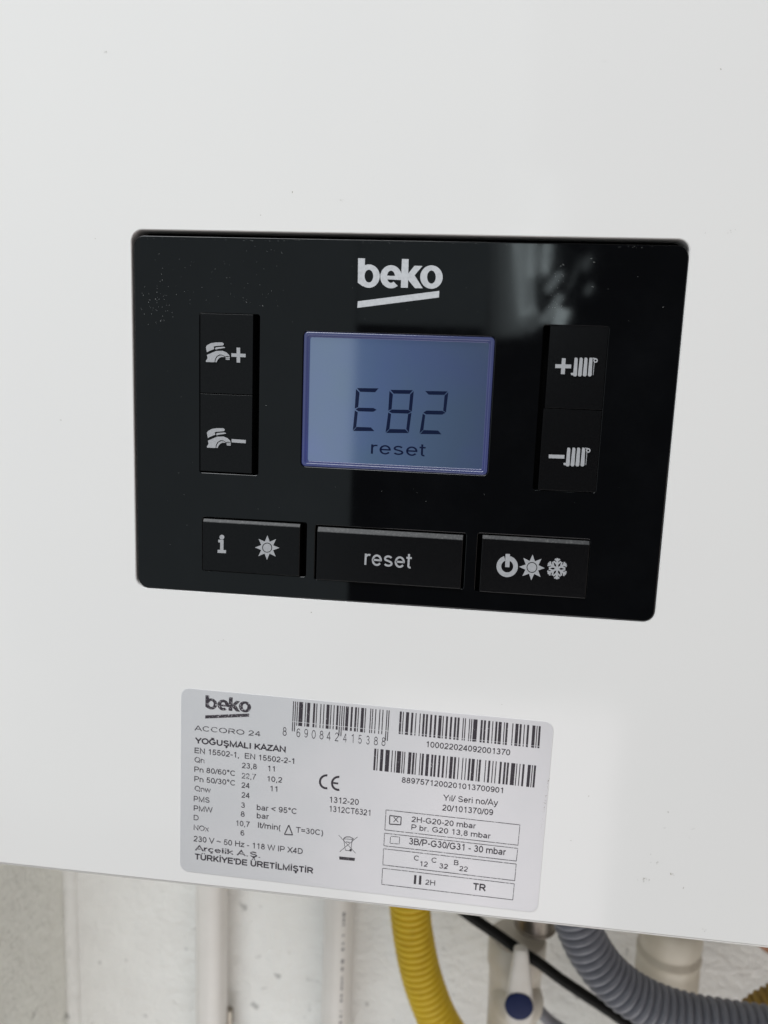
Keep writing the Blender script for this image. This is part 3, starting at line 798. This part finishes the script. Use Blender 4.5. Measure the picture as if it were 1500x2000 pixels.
pr.line(z7(1368, 444), z7(1390, 430), 1.2); pr.line(z7(1390, 430), z7(1425, 430), 1.4); pr.line(z7(1425, 430), z7(1458, 448), 1.2)
pr.line(z7(1368, 448), z7(1384, 548), .9); pr.line(z7(1445, 450), z7(1432, 552), .9); pr.line(z7(1384, 549), z7(1425, 553), .9)
pr.line(z7(1368, 447), z7(1455, 452), .8); pr.line(z7(1390, 474), z7(1422, 478), 1.2); pr.disc(z7(1430, 548), 2.4, 12)
pr.poly([z7(*p) for p in ((1329, 604), (1469, 617), (1466, 643), (1330, 630))])
pr.make('bin_sign', INK, sticker)

def bars(bits, quad, tall, holes, name='barcode'):
    TL, TR, BR, BL = quad
    def P_(s, t):
        a = (TL[0] + (TR[0] - TL[0]) * s, TL[1] + (TR[1] - TL[1]) * s); b_ = (BL[0] + (BR[0] - BL[0]) * s, BL[1] + (BR[1] - BL[1]) * s)
        return (a[0] + (b_[0] - a[0]) * t, a[1] + (b_[1] - a[1]) * t)
    pr = Print(TY); n = len(bits); i = 0
    while i < n:
        if bits[i] == '1':
            j = i
            while j < n and bits[j] == '1': j += 1
            end = tall(i); cuts = [0] + [h for h in holes] + [end]
            t0 = 0.0
            for h in holes:
                hh_ = h + random.uniform(-.006, .006)
                pr.poly([P_(i / n, t0), P_((j - .12) / n, t0), P_((j - .12) / n, hh_), P_(i / n, hh_)]); t0 = hh_ + .022
            pr.poly([P_(i / n, t0), P_((j - .12) / n, t0), P_((j - .12) / n, end), P_(i / n, end)])
            i = j
        else: i += 1
    return pr.make(name, INK, sticker)
def ean13(code):
    Lc = ['0001101', '0011001', '0010011', '0111101', '0100011', '0110001', '0101111', '0111011', '0110111', '0001011']
    par = ['LLLLLL', 'LLGLGG', 'LLGGLG', 'LLGGGL', 'LGLLGG', 'LGGLLG', 'LGGGLL', 'LGLGLG', 'LGLGGL', 'LGGLGL'][int(code[0])]
    inv = lambda s: ''.join('10'[int(c)] for c in s)
    s = '101'
    for c, p in zip(code[1:7], par): s += Lc[int(c)] if p == 'L' else inv(Lc[int(c)])[::-1]
    s += '01010'
    for c in code[7:]: s += inv(Lc[int(c)])
    return s + '101'
C128 = '212222,222122,222221,121223,121322,131222,122213,122312,132212,221213,221312,231212,112232,122132,122231,113222,123122,123221,223211,221132,221231,213212,223112,312131,311222,321122,321221,312212,322112,322211,212123,212321,232121,111323,131123,131321,112313,132113,132311,211313,231113,231311,112133,112331,132131,113123,113321,133121,313121,211331,231131,213113,213311,213131,311123,311321,331121,312113,312311,332111,314111,221411,431111,111224,111422,121124,121421,141122,141221,112214,112412,122114,122411,142112,142211,241211,221114,413111,241112,134111,111242,121142,121241,114212,124112,124211,411212,421112,421211,212141,214121,412121,111143,111341,131141,114113,114311,411113,411311,113141,114131,311141,411131,211412,211214,211232,2331112'.split(',')
def code128(d):
    v = [int(d[i:i + 2]) for i in range(0, len(d), 2)]
    ck = (105 + sum((i + 1) * x for i, x in enumerate(v))) % 103
    s = ''
    for x in [105] + v + [ck, 106]:
        for i, c in enumerate(C128[x]): s += ('1' if i % 2 == 0 else '0') * int(c)
    return s
guard = lambda i: 1.0 if i < 3 or 45 <= i < 50 or i >= 92 else .80
bars(ean13('8690842415388'), [zC(*p) for p in ((163, 149), (1106, 238), (1088, 535), (150, 440))], guard, [.665])
bars(code128('100022024092001370'), [zB(*p) for p in ((304, 73), (1337, 182), (1326, 343), (294, 238))], lambda i: 1.0, [.90])
bars(code128('8897571200201013700901'), [zB(*p) for p in ((117, 345), (1303, 470), (1289, 631), (108, 503))], lambda i: 1.0, [])
# smudge along the label's right edge
pr = Print(-.00017)
for i in range(60):
    t = random.random(); x = 1072 - 18 * t + random.gauss(0, 1.4); y = 1520 + 115 * t
    fleck(x, y, random.uniform(.3, .9) * (1.3 - t), 2)
o = pr.make('smudge', DIRT, sticker); o['kind'] = 'stuff'

# ------------------------------------------------------------------ pipes and hoses under the boiler
def vpipe(px, dia, label, name='water_pipe', group=None, mat=PVC, wall_off=.003):
    yy = WY - dia / 2 - wall_off; x = at((px, 1850), yy).x
    o = thing(name, (x, yy, -1.1), label, 'pipe', group)
    tube('pipe_run', [(x, yy, -1.1), (x, yy, bottom + .25)], dia / 2, mat, o, n=32)
    return o, x, yy
p1, x1_, y1_ = vpipe(414, .027, 'plain white plastic pipe on the wall, leftmost below the boiler')
zc = at((452, 1975), y1_).z
revolve('pipe_clip', (x1_ + .0145, y1_ + .004, zc - .03), (0, 0, 1), [(0, .0035), (.028, .0035), (.030, .002)], NICK, p1, n=16)
p2, x2_, y2_ = vpipe(660, .025, 'white plastic pipe with a column of dark print, left of the yellow hose')
# print running down the pipe
pr = bmesh.new()
zz = at((676, 1765), y2_).z
ang0 = math.radians(-90 + 28)
while zz > -.75:
    h = random.choice((.0012, .002, .0028, .004)); wd = random.uniform(.05, .10)
    if random.random() < .82:
        vs = []
        for a, zq in ((ang0 - wd, zz), (ang0 + wd, zz), (ang0 + wd, zz - h), (ang0 - wd, zz - h)):
            vs.append(pr.verts.new((x2_ + .01256 * math.cos(a), y2_ + .01256 * math.sin(a), zq)))
        pr.faces.new(vs)
    zz -= h + random.choice((.0008, .0012, .003))
bmesh.ops.recalc_face_normals(pr, faces=pr.faces)
bm_obj('pipe_print', pr, GREYPR, p2)

def path(pts, y): return [at((a, b), y if not isinstance(y, (list, tuple)) else y[i]) for i, (a, b) in enumerate(pts)]
yel = thing('gas_hose', at((801, 1780), .285), 'yellow corrugated gas hose bending right below the label', 'hose')
tube('corrugated_jacket', path([(795, 1660), (797, 1720), (801.5, 1783), (808, 1833), (821, 1897), (841, 1958), (862, 2003), (900, 2060), (950, 2110)], .285), .0127, YEL, yel, n=36, rib=(.0047, .0034), ribexp=.5)
gry = thing('drain_hose', at((1133, 1815), .24), 'thick grey corrugated hose curving to the lower right', 'hose')
tube('corrugated_wall', path([(1100, 1690), (1112, 1755), (1133, 1817), (1157, 1864), (1191, 1907), (1237, 1944), (1290, 1970), (1345, 1987), (1410, 1999), (1500, 2013), (1600, 2025)], .225), .0124, GREYH, gry, n=36, rib=(.0054, .0030), ribexp=.55)
cab = tube('power_cable', path([(830, 1725), (880, 1762), (924, 1793), (977, 1829), (1009, 1852), (1052, 1880), (1095, 1912), (1137, 1940), (1180, 1968), (1240, 2008), (1320, 2055)], .275), .0037, BLK, n=20)
tag(cab, 'black cable running diagonally behind the blue-capped valve handle', 'cable')
thin = tube('thin_hose', path([(1035, 1950), (1055, 1976), (1076, 1996), (1100, 2012), (1140, 2030)], .33), .0045, GREYH, n=18)
tag(thin, 'thin grey hose behind the valve near the blue cap', 'hose')

# shut-off valve
vy = .30
vx = at((1018, 1850), vy).x
zt = lambda py, px=1018, y=vy: at((px, py), y).z
val = thing('shutoff_valve', (vx, vy, zt(2040)), 'ivory plastic shut-off valve with lever and blue cap', 'valve')
revolve('union_nut', (vx + .0085, vy, zt(1806)), (0, 0, 1), [(0, .0135), (.0006, .0148), (.0018, .0148), (.0024, .0138), (.03, .0138), (.05, .0138)], NICK, val, n=48)
nx_ = at((1009, 1860), vy).x
revolve('valve_neck', (nx_, vy, zt(1828) - .0005), (0, 0, -1), [(0, .0195), (.002, .0205), (.020, .0205), (.024, .0190), (.05, .0180), (.12, .0175)], VALVE, val, n=48)
revolve('valve_body', (vx - .001, vy - .006, zt(1935)), (0, -1, 0), [(-.01, .012), (-.004, .0175), (.004, .0185), (.010, .0172), (.015, .012), (.017, .009), (.021, .009)], VALVE, val, n=48)
# lever: a tapered, rounded bar hanging in front of the body
ly = vy - .036
def lever():
    bm = bmesh.new()
    secs = [(1851, 10), (1854, 14), (1870, 16), (1895, 20), (1925, 24), (1950, 27), (1975, 29), (1992, 25), (2003, 13)]
    rings = []
    for py, hwid in secs:
        c = at((1017.5 - (py - 1850) * .03, py), ly); e = at((1017.5 - (py - 1850) * .03 + hwid, py), ly); hw_ = (e - c).length
        t = .0035; row = []
        for a in range(16):
            an = 2 * math.pi * a / 16
            u = math.copysign(abs(math.cos(an)) ** .6, math.cos(an)) * hw_; v = math.copysign(abs(math.sin(an)) ** .8, math.sin(an)) * t
            row.append(bm.verts.new((c.x + u, c.y + v, c.z)))
        rings.append(row)
    for a, b_ in zip(rings, rings[1:]):
        for k in range(16): bm.faces.new((a[k], a[(k + 1) % 16], b_[(k + 1) % 16], b_[k]))
    bm.faces.new(rings[0]); bm.faces.new(rings[-1][::-1])
    bmesh.ops.recalc_face_normals(bm, faces=bm.faces)
    return bm_obj('lever', bm, LEVER, val, smooth=60)
lv = lever()
revolve('valve_stem', (vx - .001, vy - .012, zt(1955, 1013, ly)), (0, -1, 0), [(0, .008), (.016, .008)], VALVE, val)
capc = at((1013.5, 1965), ly - .004)
revolve('blue_cap', capc + Vector((0, .001, 0)), (0, -1, .12), [(0, .0092), (.0012, .0095), (.0022, .0090), (.0026, .0078), (.0028, .001)], BLUE, lv)

# cream fitting to the right
fy = .31; fx = at((1306, 1860), fy).x
fit = thing('drain_fitting', (fx, fy, at((1306, 2010), fy).z), 'large cream plastic pipe fitting above the grey hose', 'fitting')
z0_ = at((1306, 1855), fy).z
fr_ = (at((1368, 1860), fy) - at((1306, 1860), fy)).length
revolve('fitting_body', (fx, fy, z0_ + .115), (0, 0, -1), [(0, fr_ * .9), (.085, fr_ * .9), (.088, fr_ * .98), (.094, fr_), (.107, fr_ * 1.0), (.110, fr_ * .95), (.1125, fr_ * .95), (.115, fr_ * 1.02), (.1185, fr_ * 1.02), (.121, fr_ * .97), (.125, fr_ * 1.0), (.20, fr_ * 1.05), (.30, fr_ * 1.05)], CREAM, fit, n=56)

cop = tube('copper_pipe', path([(1462, 1815), (1504, 1848), (1540, 1870), (1600, 1905)], .30), .0050, COPPER)
tag(cop, 'copper coloured pipe end showing at the right edge under the boiler', 'pipe')
gas2 = thing('gas_hose', at((1500, 1955), .33), 'dull yellow hose end behind the grey hose at the right edge', 'hose')
tube('corrugated_jacket', path([(1440, 2010), (1478, 1974), (1515, 1952), (1590, 1925)], .33), .0095, FOAM, gas2, n=32, rib=(.0047, .0028), ribexp=.5)
